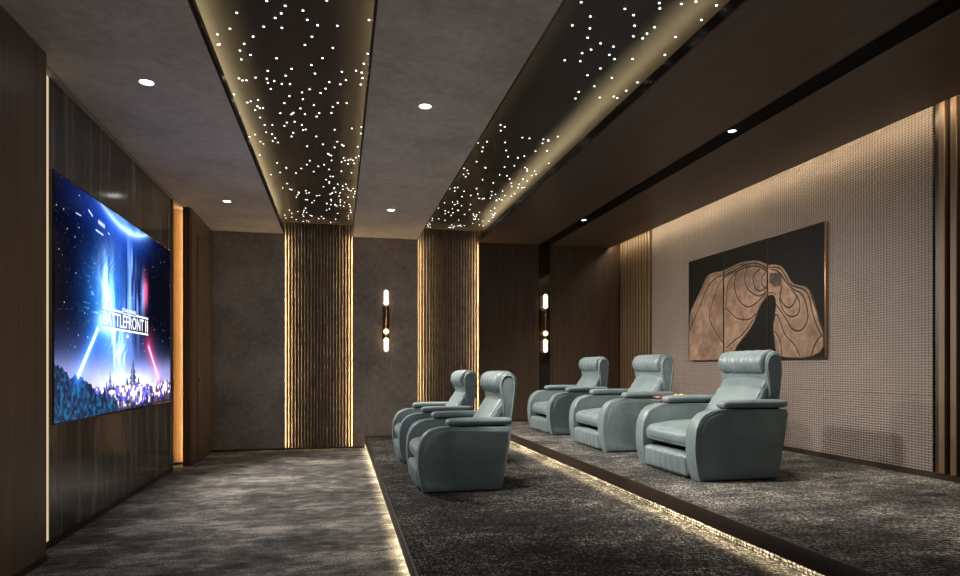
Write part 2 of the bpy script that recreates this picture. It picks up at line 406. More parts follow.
slabel(struct('trim_9', boxes((4.29, 4.31, YB, YF, H-.001, H+.06)), 'base'), 'dark edge of the walnut ceiling beside the wall wash gap', 'trim')

# star ceiling panels
rnd = random.Random(4)
def panelmat():
    t = NT('star_panel_brown')
    n = t.noise(t.coords(), 3, 3)
    return t.bsdf(t.ramp(n, [(.3, (.036, .031, .024, 1)), (.7, (.043, .037, .029, 1))]), .42, 0, .35)
M['panel'] = panelmat()
def starpanel(S, pts, label, stripnames):
    W = .22
    t = empty('star_ceiling_panel', ((S[0]+S[1])/2, YF, H+.188), label, 'ceiling panel')
    cx = (S[0]+S[1])/2
    bm = boxes((S[0]-W-cx, S[1]+W-cx, YB-YF, .12, .0, .02))
    finish('board', bm, 'panel', t)
    allp = list(pts)
    # the rest of the field, same density as the measured part
    y0 = 5.45
    while len(allp) < len(pts)+165:
        x = rnd.uniform(S[0]-.05, S[1]+.05); y = rnd.uniform(y0, YF-.03)
        if rnd.random() < .22 and len(allp) > len(pts)+10:
            q = rnd.choice(allp[len(pts):]); x = q[0]+rnd.gauss(0, .06); y = q[1]+rnd.gauss(0, .10)
            if not (S[0]-.05 < x < S[1]+.05 and y0 < y < YF-.03): continue
        allp.append((x, y))
    allp.sort(key=lambda p: p[1])
    def one(bm, x, y):
        bmesh.ops.create_icosphere(bm, subdivisions=2, radius=.0068, matrix=Matrix.Translation((x-cx, y-YF, -.001)) @ Matrix.Diagonal((1, 1, .5, 1)))
    for x, y in allp[:100]:
        bm = bmesh.new(); one(bm, x, y); finish('star_light', bm, 'star', t, 80)
    bm = bmesh.new()
    for x, y in allp[100:]: one(bm, x, y)
    for i in range(60): one(bm, rnd.uniform(*S), rnd.uniform(YB+.1, 3.4))
    o = finish('star_lights', bm, 'star', t, 80); o['kind'] = 'stuff'
    for sgn, xe, nm in ((-1, S[0], stripnames[0]), (1, S[1], stripnames[1])):
        x = xe+sgn*.10
        s = finish('cove_light_strip', boxes((x-.012, x+.012, YB+.02, YF-.01, H+.022, H+.034)), 'led_cove')
        tag(s, nm, 'light strip')
        slabel(struct('trim_%d' % (10+starpanel.k), boxes((xe+sgn*W-.01, xe+sgn*W+.01, YB, YF+.1, H+.02, H+.20)), 'void'), 'dark inner side of the ceiling recess', 'trim'); starpanel.k += 1
starpanel.k = 0
starpanel(S1, STARS1, 'dark recessed ceiling panel with tiny star lights, the one nearer the screen', ('hidden warm light strip along the left ledge of the first starry recess', 'hidden warm light strip along the right ledge of the first starry recess'))
starpanel(S2, STARS2, 'dark recessed ceiling panel with tiny star lights, the one beside the walnut ceiling', ('hidden warm light strip along the left ledge of the second starry recess', 'hidden warm light strip along the right ledge of the second starry recess'))

# black slot diffuser in the walnut ceiling
t = empty('slot_diffuser', (3.1875, YF, H), 'long black slot air diffuser running through the walnut ceiling', 'air vent')
finish('frame', boxes((-.0975, -.088, YB-YF+.02, -.005, -.001, .05), (.088, .0975, YB-YF+.02, -.005, -.001, .05), (-.0975, .0975, YB-YF+.02, -.005, .05, .06)), 'black', t)
bm = bmesh.new()
for i in range(7):
    x = -.075+i*.025; box(bm, x-.003, x+.003, YB-YF+.03, -.01, .004, .045)
finish('blades', bm, 'black', t)

# downlights
def spot_lamp(parent, z, energy, size=1.9, blend=.7, col=(1, .90, .78), rad=.09):
    l = bpy.data.lights.new('bulb', 'SPOT'); l.energy = energy; l.spot_size = size; l.spot_blend = blend; l.color = col; l.shadow_soft_size = rad
    o = bpy.data.objects.new('bulb', l); C.objects.link(o); o.parent = parent; o.location = (0, 0, z)
def downlight(x, y, label, energy, name='recessed_downlight', r=.043, grp=None, size=1.9):
    t = empty(name, (x, y, H), label, 'ceiling light', grp)
    bm = bmesh.new(); n = 32
    prof = [(r, -.002), (r+.004, -.006), (r+.012, -.004), (r+.014, 0), (r+.014, .004), (r, .004)]
    rings = [[bm.verts.new((a*math.cos(2*PI*i/n), a*math.sin(2*PI*i/n), z)) for i in range(n)] for a, z in prof]
    for j in range(len(prof)):
        A, B = rings[j], rings[(j+1) % len(prof)]
        for i in range(n): bm.faces.new((A[i], A[(i+1) % n], B[(i+1) % n], B[i]))
    finish('trim_ring', bm, 'black' if name != 'recessed_downlight' else 'white', t)
    bm = bmesh.new(); lathe(bm, [(r*.98, -.0015), (r*.98, .003)], 32); finish('lens', bm, 'lens', t)
    spot_lamp(t, -.03, energy, size)
    return t

DL = [(-1.28, 4.745, 'round recessed downlight in the plaster ceiling above the near end of the screen', 210, (.7, 6.2, .5), 1.7),
      (-1.28, 7.945, 'round recessed downlight in the plaster ceiling above the far end of the screen', 860, (.9, 6.9, .5), 1.7),
      (.626, 4.735, 'round recessed downlight between the starry recesses, nearer the viewer', 800, (3.2, 5.0, .7), 1.5),
      (.626, 7.955, 'round recessed downlight between the starry recesses, nearer the stone wall sconce', 740, (3.0, 7.4, .8), 1.7),
      (-1.28, 1.54, 'extra unseen downlight added in the plaster ceiling left of the viewer', 110, (-1.2, 2.8, 0), 1.5),  # extra lamp out of view, continues the row spacing to add light
      (.626, 1.54, 'extra unseen downlight added between the starry recesses above the viewer', 30, (.7, 1.8, .0), 1.1)]  # overhead lamp added outside the view for its light
for x, y, lab, e, tgt, size in DL:
    t = downlight(x, y, lab, e, size=size)
    b = [c for c in t.children if c.type == 'LIGHT'][0]
    b.rotation_euler = (Vector(tgt)-Vector((x, y, H))).to_track_quat('-Z', 'Y').to_euler()
for x, y, lab, e, size in ((3.155, 4.69, 'small round spotlight in the black slot, nearest the viewer of those in view', 210, 1.5), (3.155, 7.95, 'small round spotlight in the black slot nearest the dark glass strip', 190, 1.6), (3.155, 1.45, 'extra unseen spotlight added in the black slot beside the viewer', 50, 1.1)):  # the last one is an unseen extra, put in to light the near end
    downlight(x, y, lab, e, 'slot_spotlight', .030, size=size)


# wall-wash strip in the gap above the patterned wall
s = finish('cove_light_strip', boxes((4.325, 4.345, YB+.05, YF-.02, H+.025, H+.045)), 'led_wall')
tag(s, 'hidden warm light strip in the gap above the patterned right wall', 'light strip')
slabel(struct('trim_20', boxes((4.31, XW+.05, YB, YF, H+.16, H+.2)), 'beige'), 'top of the light gap along the right wall', 'trim')
# step lights
s = finish('step_light_strip', boxes((E1+.034, E1+.046, YB+.05, YF-.01, P1-.084, P1-.072)), 'led_step'); tag(s, 'warm light strip under the edge of the lower seating tier', 'light strip')
s = finish('step_light_strip', boxes((E2+.034, E2+.046, YB+.05, YF-.01, P2-.084, P2-.072)), 'led_step'); tag(s, 'warm light strip under the edge of the upper seating tier', 'light strip')
# vertical strips
s = finish('vertical_light_strip', boxes((XM-.03, XM-.004, 4.70, 4.768, .05, H-.015)), 'led_thin'); tag(s, 'slim vertical light line at the near edge of the marble', 'light strip')
s = finish('vertical_light_strip', boxes((-1.835, -1.815, 8.44, 8.455, .03, H-.02)), 'ledn'); tag(s, 'vertical warm strip hidden in the niche beside the television wall', 'light strip')

# fluted panels on the far wall
def fluted_panel(x0, x1, label, z0):
    cx = (x0+x1)/2; w = (x1-x0)/2+.031
    t = empty('fluted_wall_panel', (cx, YF+.05, z0), label, 'wall panel')
    hh = H+.186-z0
    finish('backing', boxes((-w, w, .045, .06, 0, hh)), 'flute', t)
    bm = bmesh.new(); n = 22
    pitch = 2*(w-.020)/n
    for i in range(n):
        c = -w+.020+(i+.5)*pitch; r = pitch*.36
        prof = [(c-r, .045)]+[(c-r*math.cos(a*PI/6), .045-.028*math.sin(a*PI/6)-.004) for a in range(7)]+[(c+r, .045)]
        lo = [bm.verts.new((x, y, 0)) for x, y in prof]; hi = [bm.verts.new((x, y, hh)) for x, y in prof]
        for j in range(len(prof)-1): bm.faces.new((lo[j], lo[j+1], hi[j+1], hi[j]))
        bm.faces.new(lo); bm.faces.new(hi[::-1])
    finish('ribs', bm, 'flute', t, 60)
    for sgn in (-1, 1):
        finish('light_strip', boxes((sgn*(w-.010)-.004, sgn*(w-.010)+.004, -.024, -.008, .01, H-z0-.01)), 'ledw', t)
fluted_panel(-.770, .196, 'fluted brown wall panel with glowing edges below the first starry recess', .0)
fluted_panel(1.175, 2.125, 'fluted brown wall panel with glowing edges right of the stone wall sconce', P1)

# sconces
def sconce(x, y, label):
    t = empty('wall_sconce', (x, y, 1.9), label, 'wall light')
    o = -.075
    bm = bmesh.new(); box(bm, -.050, .050, -.012, 0, -.30, .22, .004); 
    finish('backplate', bm, 'plate', t)
    bm = bmesh.new()
    lathe(bm, [(.009, -.26), (.009, .26)], 12, c=(0, o, 0))
    for z in (.12, -.20): box(bm, -.006, .006, o, -.01, z-.006, z+.006)
    finish('stem', bm, 'bronze', t)
    for z0, z1 in ((.235, .46), (-.47, -.265)):
        r = .037
        prof = [(.004, z0)]+[(r*math.sin(a), z0+r-r*math.cos(a)) for a in (.4, .8, 1.2, PI/2)]+[(r*math.sin(a), z1-r+r*math.cos(a)) for a in (PI/2, 1.2, .8, .4)]+[(.004, z1)]
        bm = bmesh.new(); lathe(bm, prof, 20, c=(0, o, 0)); finish('glass_tube', bm, 'tube', t)
        bm = bmesh.new(); zz = z0 if z0 > 0 else z1; bmesh.ops.create_icosphere(bm, subdivisions=3, radius=.040, matrix=Matrix.Translation((0, o, zz+(.03 if z0 > 0 else -.03)))); finish('bulb', bm, 'globe', t)
    bm = bmesh.new(); bmesh.ops.create_icosphere(bm, subdivisions=3, radius=.042, matrix=Matrix.Translation((0, o, -.165))); finish('globe', bm, 'globe', t)
sconce(.689, YF, 'slim bronze wall sconce with glowing tubes on the stone wall')
sconce(3.187, YF+.01, 'slim bronze wall sconce with glowing tubes on the dark glass strip')

# ------------------------------------------------------------------ television
def grid_paint(name, ny, nz, y0, y1, z0, z1, x, col, parent, mat, disp=None):
    """grid in a plane of constant x; col = (nz,ny,3) linear colours"""
    ys_ = np.linspace(y0, y1, ny); zs = np.linspace(z0, z1, nz)
    Yg, Zg = np.meshgrid(ys_, zs)
    Xg = np.full_like(Yg, x)+(disp if disp is not None else 0)
    vs = np.stack([Xg, Yg, Zg], -1).reshape(-1, 3)
    idx = np.arange(ny*nz).reshape(nz, ny)
    f = np.stack([idx[:-1, :-1], idx[:-1, 1:], idx[1:, 1:], idx[1:, :-1]], -1).reshape(-1, 4)
    me = bpy.data.meshes.new(name)
    me.vertices.add(len(vs)); me.vertices.foreach_set('co', vs.ravel())
    me.loops.add(f.size); me.loops.foreach_set('vertex_index', f.ravel())
    me.polygons.add(len(f)); me.polygons.foreach_set('loop_start', np.arange(0, f.size, 4))
    me.polygons.foreach_set('loop_total', np.full(len(f), 4))
    me.update(); me.validate()
    at = me.color_attributes.new('paint', 'FLOAT_COLOR', 'POINT')
    rgba = np.ones((ny*nz, 4), np.float32); rgba[:, :3] = col.reshape(-1, 3); at.data.foreach_set('color', rgba.ravel())
    if disp is not None: me.shade_smooth()
    me.materials.append(M[mat]); o = bpy.data.objects.new(name, me); C.objects.link(o); o.parent = parent
    return o

def seg_dist(X, Y, a, b):
    ax, ay = a; bx, by = b; dx, dy = bx-ax, by-ay; L = dx*dx+dy*dy+1e-12
    tt = np.clip(((X-ax)*dx+(Y-ay)*dy)/L, 0, 1)
    return np.hypot(X-ax-tt*dx, Y-ay-tt*dy), tt
def vnoise(X, Y, sx, sy, seed):
    r = np.random.RandomState(seed); n = 64; G = r.rand(n, n)
    x = X*sx % n; y = Y*sy % n; xi = x.astype(int); yi = y.astype(int); fx = x-xi; fy = y-yi
    fx = fx*fx*(3-2*fx); fy = fy*fy*(3-2*fy)
    g = lambda i, j: G[(yi+j) % n, (xi+i) % n]
    return (g(0, 0)*(1-fx)+g(1, 0)*fx)*(1-fy)+(g(0, 1)*(1-fx)+g(1, 1)*fx)*fy

def paint_screen(ny, nz):
    u, v = np.meshgrid(np.linspace(0, 1, ny), np.linspace(0, 1, nz)); x = u*1.765
    c = np.zeros((nz, ny, 3)); c += np.array([.001, .0015, .007])
    def add(w, col): 
        nonlocal c; c = c+w[..., None]*np.array(col)
    fb = vnoise(x, v, 5, 5, 1)*.5+vnoise(x, v, 11, 11, 2)*.3+vnoise(x, v, 25, 25, 3)*.2
    add(np.exp(-((u-.40)/.17)**2-((v-.62)/.34)**2)*(.3+fb), (.006, .035, .36))
    add(np.exp(-((u-.36)/.12)**2-((v-.50)/.24)**2)*(.4+fb), (.05, .40, 1.3))
    add(np.exp(-((u-.42)/.22)**2-((v-.97)/.10)**2), (.01, .06, .50))
    # bright drifting plumes of light
    st = vnoise(x, v, 38, 4, 5)*.6+vnoise(x, v, 16, 7, 6)*.6
    env = 1/(1+np.exp(-(v-.24)/.03))*1/(1+np.exp((v-.70)/.045))
    add(np.exp(-((u-.385-.05*np.sin(v*7))/.05)**2)*env*np.clip(st*(.55+.9*vnoise(x+.05*np.sin(v*30), v, 55, 14, 41))-.25, 0, 1)*2.6, (.75, 1.3, 1.9))
    env2 = 1/(1+np.exp(-(v-.30)/.03))*1/(1+np.exp((v-.86)/.035))
    add(np.exp(-((u-.52-.02*np.sin(v*11))/.035)**2)*env2*np.clip(vnoise(x, v, 30, 6, 8)*1.2-.35, 0, 1)*1.6, (.35, .7, 1.8))
    add(np.exp(-((u-.60)/.04)**2-((v-.55)/.16)**2)*np.clip(vnoise(x, v, 34, 9, 9)-.4, 0, 1)*1.6, (.25, .5, 1.4))
    add(np.exp(-((u-.685)/.022)**2-((v-.66)/.07)**2)*(.3+vnoise(x, v, 30, 20, 10)), (1.1, .12, .25))
    add(np.exp(-((u-.66)/.018)**2-((v-.62)/.10)**2)*(.2+fb), (.3, .5, 1.3))
    # hazy sparks left of the plume
    nz1 = vnoise(x, v, 20, 90, 11); add(np.clip(nz1-.72, 0, 1)*4*np.exp(-((u-.26)/.07)**2-((v-.50)/.14)**2), (.15, .6, 1.3))
    add(np.exp(-((u-.315)/.045)**2-((v-.44)/.045)**2), (.9, 1.5, 2.0))
    # planet rim
    R = 1.32; r_ = np.hypot(x-.50*1.765, v-(.945+R)); dd = r_-R
    ins = dd < 0
    shade = np.clip(1+dd/.10, 0, 1)
    pl = np.stack([.04+.30*shade**3, .12+.55*shade**2, .45+.75*shade], -1)*(.45+.9*vnoise(x, v, 14, 30, 12))[..., None]
    edge = np.exp(-((u-.5)/.20)**2)
    c = np.where(ins[..., None], pl*(.25+.9*edge[..., None]), c)
    add(np.exp(-np.abs(dd)/.012)*edge, (.8, 1.4, 1.9)); add(np.exp(-np.abs(dd)/.05)*(~ins)*edge, (.03, .15, .8))
    # small distant craft lights
    for a, b, w in (((.20, .93), (.225, .915), .004), ((.27, .905), (.31, .90), .008), ((.25, .86), (.30, .855), .004), ((.12, .885), (.15, .885), .002), ((.34, .88), (.35, .875), .003)):
        d_, _ = seg_dist(x, v, (a[0]*1.765, a[1]), (b[0]*1.765, b[1])); add(np.exp(-(d_/w)**2), (.8, .9, 1.2))
    # stars
    rs = np.random.RandomState(7)
    for i in range(750):
        su, sv = rs.rand(), .25+.75*rs.rand()
        if abs(su-.38) < .12 and rs.rand() < .8: continue
        i0, j0 = int(su*(ny-1)), int(sv*(nz-1)); b_ = .15+rs.rand()**4*1.1
        c[j0, i0] += b_
        if b_ > .95: 
            c[max(j0-1, 0):j0+2, max(i0-1, 0):i0+2] += b_*.45
    # fog, hills and town
    add(np.exp(-((v-.17)/.075)**2)*(.6+.6*fb), (.42, .46, .95)); add(np.exp(-((v-.22)/.13)**2)*np.exp(-((u-.42)/.35)**2), (.10, .16, .50))
    add(np.exp(-((v-.14)/.05)**2)*np.exp(-((u-.5)/.36)**2), (.75, .72, .95))
    def tower(cu, half, base, top, n):
        nonlocal c
        for kk in range(n):
            f0, f1 = kk/n, (kk+1)/n; z_a = base+(top-base)*f0; z_b = base+(top-base)*f1*1.0
            hw = half*(1-f0)**1.25
            for off in ((0,) if kk > 1 else (0, -half*.9, half*.9)):
                w_ = hw*(1 if off == 0 else .35)
                hgt = (z_b-z_a)
                m = (v >= z_a) & (v < z_b+hgt*.3) & (np.abs(u-cu-off) < w_*(1-(v-z_a)/(hgt*1.6)))
                sh = (.35+.65*(u < cu+off))[..., None]
                c = np.where(m[..., None], np.array([.16, .20, .42])*sh*(.5+vnoise(x, v, 60, 40, 13))[..., None], c)
        d_, _ = seg_dist(x, v, (cu*1.765, base), (cu*1.765, top)); m = d_ < .0035
        c = np.where(m[..., None], np.array([.35, .45, .8]), c)
    tower(.556, .062, .09, .29, 6); tower(.355, .030, .09, .20, 4); tower(.86, .022, .09, .165, 3); tower(.22, .015, .09, .15, 3)
    c = c*(1-.35*np.exp(-((v-.16)/.05)**2)[..., None]*(1-np.exp(-((u-.55)/.35)**2))[..., None])
    gr = v < .115+.02*vnoise(x, v, 22, 1, 14)
    blocks = vnoise(x, v, 45, 40, 15)*.45+vnoise(x, v, 170, 140, 45)*.65; warm = vnoise(x, v, 40, 50, 16)
    town = np.stack([.10+1.1*np.clip(warm-.45, 0, 1)*2.2, .10+.95*np.clip(warm-.47, 0, 1)*2.2, .24+1.1*np.clip(blocks-.5, 0, 1)*2+.6*np.clip(warm-.5, 0, 1)], -1)*(.06+3.4*blocks[..., None]**3)*(.25+np.clip(v/.10, 0, 1))[..., None]
    town = town*(.7+1.9*np.exp(-((u-.58)/.24)**2))[..., None]
    c = np.where(gr[..., None], town, c)
    add(np.exp(-((v-.09)/.035)**2)*np.clip(warm-.5, 0, 1)*6*(u > .2), (1.3, .95, .75))
    tree = v < (.205-.47*u+.05*vnoise(x, v, 18, 1, 17)+.018*vnoise(x, v, 60, 1, 18))
    tc_ = np.stack([.01+.02*fb, .02+.20*vnoise(x, v, 64, 64, 20)**3, .05+.38*vnoise(x, v, 64, 64, 20)**2.5], -1)
    c = np.where((tree & (u < .42))[..., None], tc_, c)
    tree2 = v < (.005+.16*np.clip(u-.82, 0, 1)+.05*vnoise(x, v, 26, 1, 21))*(u > .45); c = np.where(tree2[..., None], c*.25+np.array([.01, .01, .04]), c)
    for fu, fh in ((.30, .075), (.33, .06), (.52, .08), (.60, .06), (.70, .07), (.43, .07)):
        d_, _ = seg_dist(x, v, (fu*1.765, .03), (fu*1.765, fh)); c = np.where((d_ < .007)[..., None], np.array([.012, .015, .05]), c)
    # two slanting light beams
    for a, b, core, halo, w in (((.262, .40), (.133, .185), (1.6, 2.0, 2.4), (.05, .40, 1.6), .010), ((.722, .345), (.842, .152), (2.2, 1.2, 1.3), (1.2, .08, .25), .007)):
        d_, _ = seg_dist(x, v, (a[0]*1.765, a[1]), (b[0]*1.765, b[1])); add(np.exp(-(d_/w)**2), core); add(np.exp(-d_/.028), halo)
    # dim plate behind the title
    pt = (np.abs(u-.506) < .21) & (np.abs(v-.459) < .04); c = np.where(pt[..., None], c*.38, c)
    return np.clip(c, 0, 2.4)

TY0, TY1, TZ0, TZ1 = 4.775, 7.80, .81, 2.523
tv = empty('television', (XM, (TY0+TY1)/2, TZ0), 'huge wall-mounted television showing a blue night scene with a white title', 'television')
oy, oz = (TY0+TY1)/2, TZ0
bm = bmesh.new(); box(bm, .001, .022, TY0-oy, TY1-oy, 0, TZ1-oz, .003, 2)
finish('casing', bm, 'blackgloss', tv)
b_ = .012
SY0, SY1, SZ0, SZ1 = TY0+b_-oy, TY1-b_-oy, b_+.003, TZ1-oz-b_
scn = grid_paint('screen', 800, 450, SY0, SY1, SZ0, SZ1, .0235, paint_screen(800, 450), tv, 'screen')
def sy(u): return SY0+(SY1-SY0)*u
def sz(v): return SZ0+(SZ1-SZ0)*v
def text_mesh(name, body, u0, u1, v0, v1, parent, bold=0.0):
    cu = bpy.data.curves.new(name, 'FONT'); cu.body = body; cu.offset = bold; cu.resolution_u = 3
    o = bpy.data.objects.new('t', cu); C.objects.link(o)
    bpy.context.view_layer.update()
    me = bpy.data.meshes.new_from_object(o.evaluated_get(bpy.context.evaluated_depsgraph_get()))
    bpy.data.objects.remove(o)
    xs = [v.co.x for v in me.vertices]; ys_ = [v.co.y for v in me.vertices]
    x0, x1, y0, y1 = min(xs), max(xs), min(ys_), max(ys_)
    for v in me.vertices:
        a = (v.co.x-x0)/(x1-x0); b = (v.co.y-y0)/(y1-y0)
        v.co = Vector((.0252, sy(u0+(u1-u0)*a), sz(v0+(v1-v0)*b)))
    me.name = name; me.materials.clear(); me.materials.append(M['title'])
    q = bpy.data.objects.new(name, me); C.objects.link(q); q.parent = parent
    return q
text_mesh('title_text', 'BATTLEFRONT', .302, .665, .427, .496, scn, .010)
text_mesh('title_text', 'II', .682, .710, .427, .496, scn, .010)
text_mesh('heading_text', 'STAR WARS', .455, .585, .512, .532, scn, .02)
text_mesh('emblem_text', 'EA', .492, .515, .378, .398, scn, .02)
bm = bmesh.new()
for u0, u1, v0, v1 in ((.298, .452, .503, .513), (.588, .714, .503, .513), (.452, .588, .501, .506), (.298, .714, .410, .420)):
    box(bm, .0247, .0254, sy(u0), sy(u1), sz(v0), sz(v1))
finish('title_bars', bm, 'title', scn)

# ------------------------------------------------------------------ carved wall art, three panels
def paint_art(y0, y1, z0, z1, ny, nz):
    Y, Z = np.meshgrid(np.linspace(y0, y1, ny), np.linspace(z0, z1, nz))
    def smooth(p, n=3):
        p = list(p)
        for _ in range(n):
            q = [p[0]]
            for a, b in zip(p, p[1:]): q += [(a[0]*.75+b[0]*.25, a[1]*.75+b[1]*.25), (a[0]*.25+b[0]*.75, a[1]*.25+b[1]*.75)]
            q.append(p[-1]); p = q
        return p
    def inside(poly):
        r = np.zeros(Y.shape, bool); n = len(poly)
        for i in range(n):
            (xa, ya), (xb, yb) = poly[i], poly[(i+1) % n]
            if ya == yb: continue
            cnd = ((ya > Z) != (yb > Z)) & (Y < (xb-xa)*(Z-ya)/(yb-ya)+xa); r ^= cnd
        return r
    out = smooth(ART['outline'], 2); ins = inside(out)
    base = np.array([.17, .113, .08]); dark = np.array([.0025, .0025, .0025])
    tone = .7+.5*vnoise(Y, Z, 5, 5, 31)+.25*vnoise(Y, Z, 17, 17, 32)-.1
    c = np.where(ins[..., None], base*tone[..., None], dark*(.7+.6*vnoise(Y, Z, 9, 9, 33))[..., None])
    h_ = np.where(ins, .012, 0.0)
    de = np.full(Y.shape, 9.)
    for i in range(len(out)-1):
        d_, _ = seg_dist(Y, Z, out[i], out[i+1]); de = np.minimum(de, d_)
    patch = inside(ART['patch']); c = np.where(patch[..., None], np.array([.05, .038, .032])*(.7+.6*vnoise(Y, Z, 60, 30, 34))[..., None], c)
    dl = np.full(Y.shape, 9.)
    for k_, pl in ART.items():
        if k_ in ('outline', 'patch'): continue
        pl = smooth(pl, 2)
        for a, b in zip(pl, pl[1:]):
            d_, _ = seg_dist(Y, Z, a, b); dl = np.minimum(dl, d_)
    # echo lines along the crest
    crest = ins & (np.abs(de-.03) < .0045) & (Z > 1.95)
    g = np.exp(-(dl/.010)**2)
    g = np.maximum(g, crest*.9); g = np.maximum(g, np.exp(-(de/.005)**2))
    hl = np.exp(-((dl-.015)/.008)**2)*ins
    c = c*(1+.45*hl[..., None]); c = c*(1-.93*g[..., None])+np.array([.010, .008, .007])*g[..., None]
    h_ = h_-.009*g*ins
    return c, -h_
AX = 4.44
for y0, y1, lab in ((6.762, 7.549, 'carved wall art panel farthest from the viewer, sloping left shoulder of the tan wave relief'), (5.972, 6.748, 'middle carved wall art panel with nested tan ripple loops and black lower gap'), (5.156, 5.958, 'nearest carved wall art panel with black upper half and tan ripples falling right')):
    z0, z1 = 1.285, 2.572
    t = empty('wall_art_panel', (XW, (y0+y1)/2, z0), lab, 'wall art', None)
    m_ = (y0+y1)/2; ny, nz = 230, 370
    col, dsp = paint_art(y0+.004, y1-.004, z0+.004, z1-.004, ny, nz)
    finish('frame', boxes((AX-XW+.004, -.002, y0-m_, y1-m_, 0, z1-z0, .002)), 'bronze' if y0 < 5.5 else 'base', t)
    o = grid_paint('carved_relief', ny, nz, y0+.004-m_, y1-.004-m_, .004, z1-z0-.004, AX-XW+.0025, col, t, 'art', dsp)

# ------------------------------------------------------------------ recliner
def smoothpts(p, n=2):
    for _ in range(n):
        q = []
        for i in range(len(p)):
            a, b = p[i], p[(i+1) % len(p)]
            q += [(a[0]*.75+b[0]*.25, a[1]*.75+b[1]*.25), (a[0]*.25+b[0]*.75, a[1]*.25+b[1]*.75)]
        p = q
    return p

def make_recliner():
    root = empty('recliner', (0, 0, 0), 'grey teal leather recliner', 'armchair', 'leather recliners in two tiered rows')
    # arms
    front = [(.012, .004), (-.006, .06), (-.020, .13), (-.028, .20), (-.030, .27), (-.027, .33), (-.018, .385), (-.002, .432), (.022, .470), (.055, .500), (.095, .519), (.145, .529), (.20, .533)]
    prof = front+[(.45, .534), (.745, .532), (.757, .524), (.755, .50), (.735, .36), (.705, .20), (.672, .03), (.665, .004)]
    for s in (-1, 1):
        y0, y1 = sorted((s*.350, s*.4875))
        bm = bmesh.new(); prism(bm, prof, y0, y1, .018, 3)
        arm = finish('armrest', bm, 'leather', root, 50)
        bm = bmesh.new()
        pts = [(x+.004, s*.480, z) for x, z in front[1:]]+[(.30, s*.480, .535)]
        tube(bm, pts, .0048, 6)
        finish('piping', bm, 'leather', arm, 80)
        if s == -1 or s == 1:
            ins = [(x*.90+.040, .012+z*.93) for x, z in prof]
            bm = bmesh.new(); prism(bm, ins, *sorted((s*.483, s*.4925)), .004, 2); finish('side_panel', bm, 'leather', arm, 50)
        # pad on the arm
        def padd(w, q):
            if q.x < -.3: w.z -= .006*((-q.x-.3)/.7)**2
            return w
        bm = bmesh.new(); cushion(bm, .555, .125, .058, .028, .004, 14, padd)
        finish('arm_pad', bm, 'leather', root, 80, Matrix.Translation((.488, s*.425, .575)))
        bm = boxes((.24, .70, min(s*.385, s*.46), max(s*.385, s*.46), .528, .548)); finish('pad_bracket', bm, 'black', root)
    # base
    bm = boxes((.05, .60, -.34, .34, .012, .20, .01)); finish('base', bm, 'black', root)
    # foot rest panel with gathered leather
    def fold(w, q):
        y = w.y
        if q.x < 0:
            w.x += (.0045*math.sin(y*62+1.5*math.sin(y*9))+.003*math.sin(y*121+2))*(1-abs(q.y)**6)*(1-.5*abs(q.z))
        return w
    bm = bmesh.new(); cushion(bm, .09, .694, .172, .028, .012, 44, fold)
    finish('footrest', bm, 'leather', root, 80, Matrix.Translation((.022, 0, .100)) @ Matrix.Rotation(math.radians(-5), 4, 'Y'))
    # seat cushion
    def seatd(w, q):
        if q.x < -.2 and q.z > 0: w.z -= .022*((-q.x-.2)/.8)**2
        w.z += .0025*math.sin(w.y*23+w.x*9)*(q.z > 0)
        return w
    bm = bmesh.new(); cushion(bm, .66, .696, .150, .050, .026, 24, seatd)
    seat = finish('seat_cushion', bm, 'leather', root, 80, Matrix.Translation((.314, 0, .316)) @ Matrix.Rotation(math.radians(-1.5), 4, 'Y'))
    for zz, xx in ((.272, -.0155), (.252, -.0100)):
        bm = bmesh.new(); tube(bm, [(xx-.006*(1-(y/.32)**4)+.006, y, zz) for y in [-.32+.064*i for i in range(11)]], .0028, 6)
        finish('piping', bm, 'thread', seat, 80)
    # back cushion (leaning)
    def backd(w, q):
        if q.z > 0:
            e = max(0, abs(q.y)-.62)/.38
            w.z += .006*e*(1-abs(q.x)**4)*math.sin(w.x*75+w.y*14)
            w.z += .004*math.sin(w.x*15+1)*math.sin(w.y*12)
        w.y *= 1+.05*(q.x*-1)
        return w
    bm = bmesh.new(); cushion(bm, .60, .61, .095, .034, .024, 28, backd)
    # local x runs up the back, local z faces forward
    ang = math.radians(56.5)
    ux = Vector((math.cos(ang), 0, math.sin(ang))); uz = Vector((-math.sin(ang), 0, math.cos(ang))); uy = uz.cross(ux)
    mid = Vector((.605, 0, .590))-uz*.050+ux*.028
    mt = Matrix(((ux.x, uy.x, uz.x, mid.x), (ux.y, uy.y, uz.y, mid.y), (ux.z, uy.z, uz.z, mid.z), (0, 0, 0, 1)))
    bc = finish('back_cushion', bm, 'leather', root, 80, mt)
    for s in (-1, 1):
        pts = []
        for i in range(15):
            a = -.24+.46*i/14
            p = mid+ux*a+uz*(.044)+Vector((0, s*(.291*(1-.05*a/.30)), 0)); pts.append(p)
        bm = bmesh.new(); tube(bm, pts, .0036, 6)
        finish('piping', bm, 'thread', bc, 80)
    # back shell with winged, rounded top
    sh = [(.74, .42), (.738, .60), (.736, .72), (.722, .80), (.712, .86), (.716, .915), (.733, .955), (.765, .978), (.800, .982), (.832, .970), (.853, .940), (.860, .90), (.856, .82), (.838, .66), (.818, .54), (.78, .34), (.74, .20), (.69, .05), (.62, .03), (.60, .20)]
    bm = bmesh.new(); prism(bm, sh, -.315, .315, .020, 4); shell = finish('back_shell', bm, 'leather', root, 60, Matrix.Translation((-.018, 0, 0)))
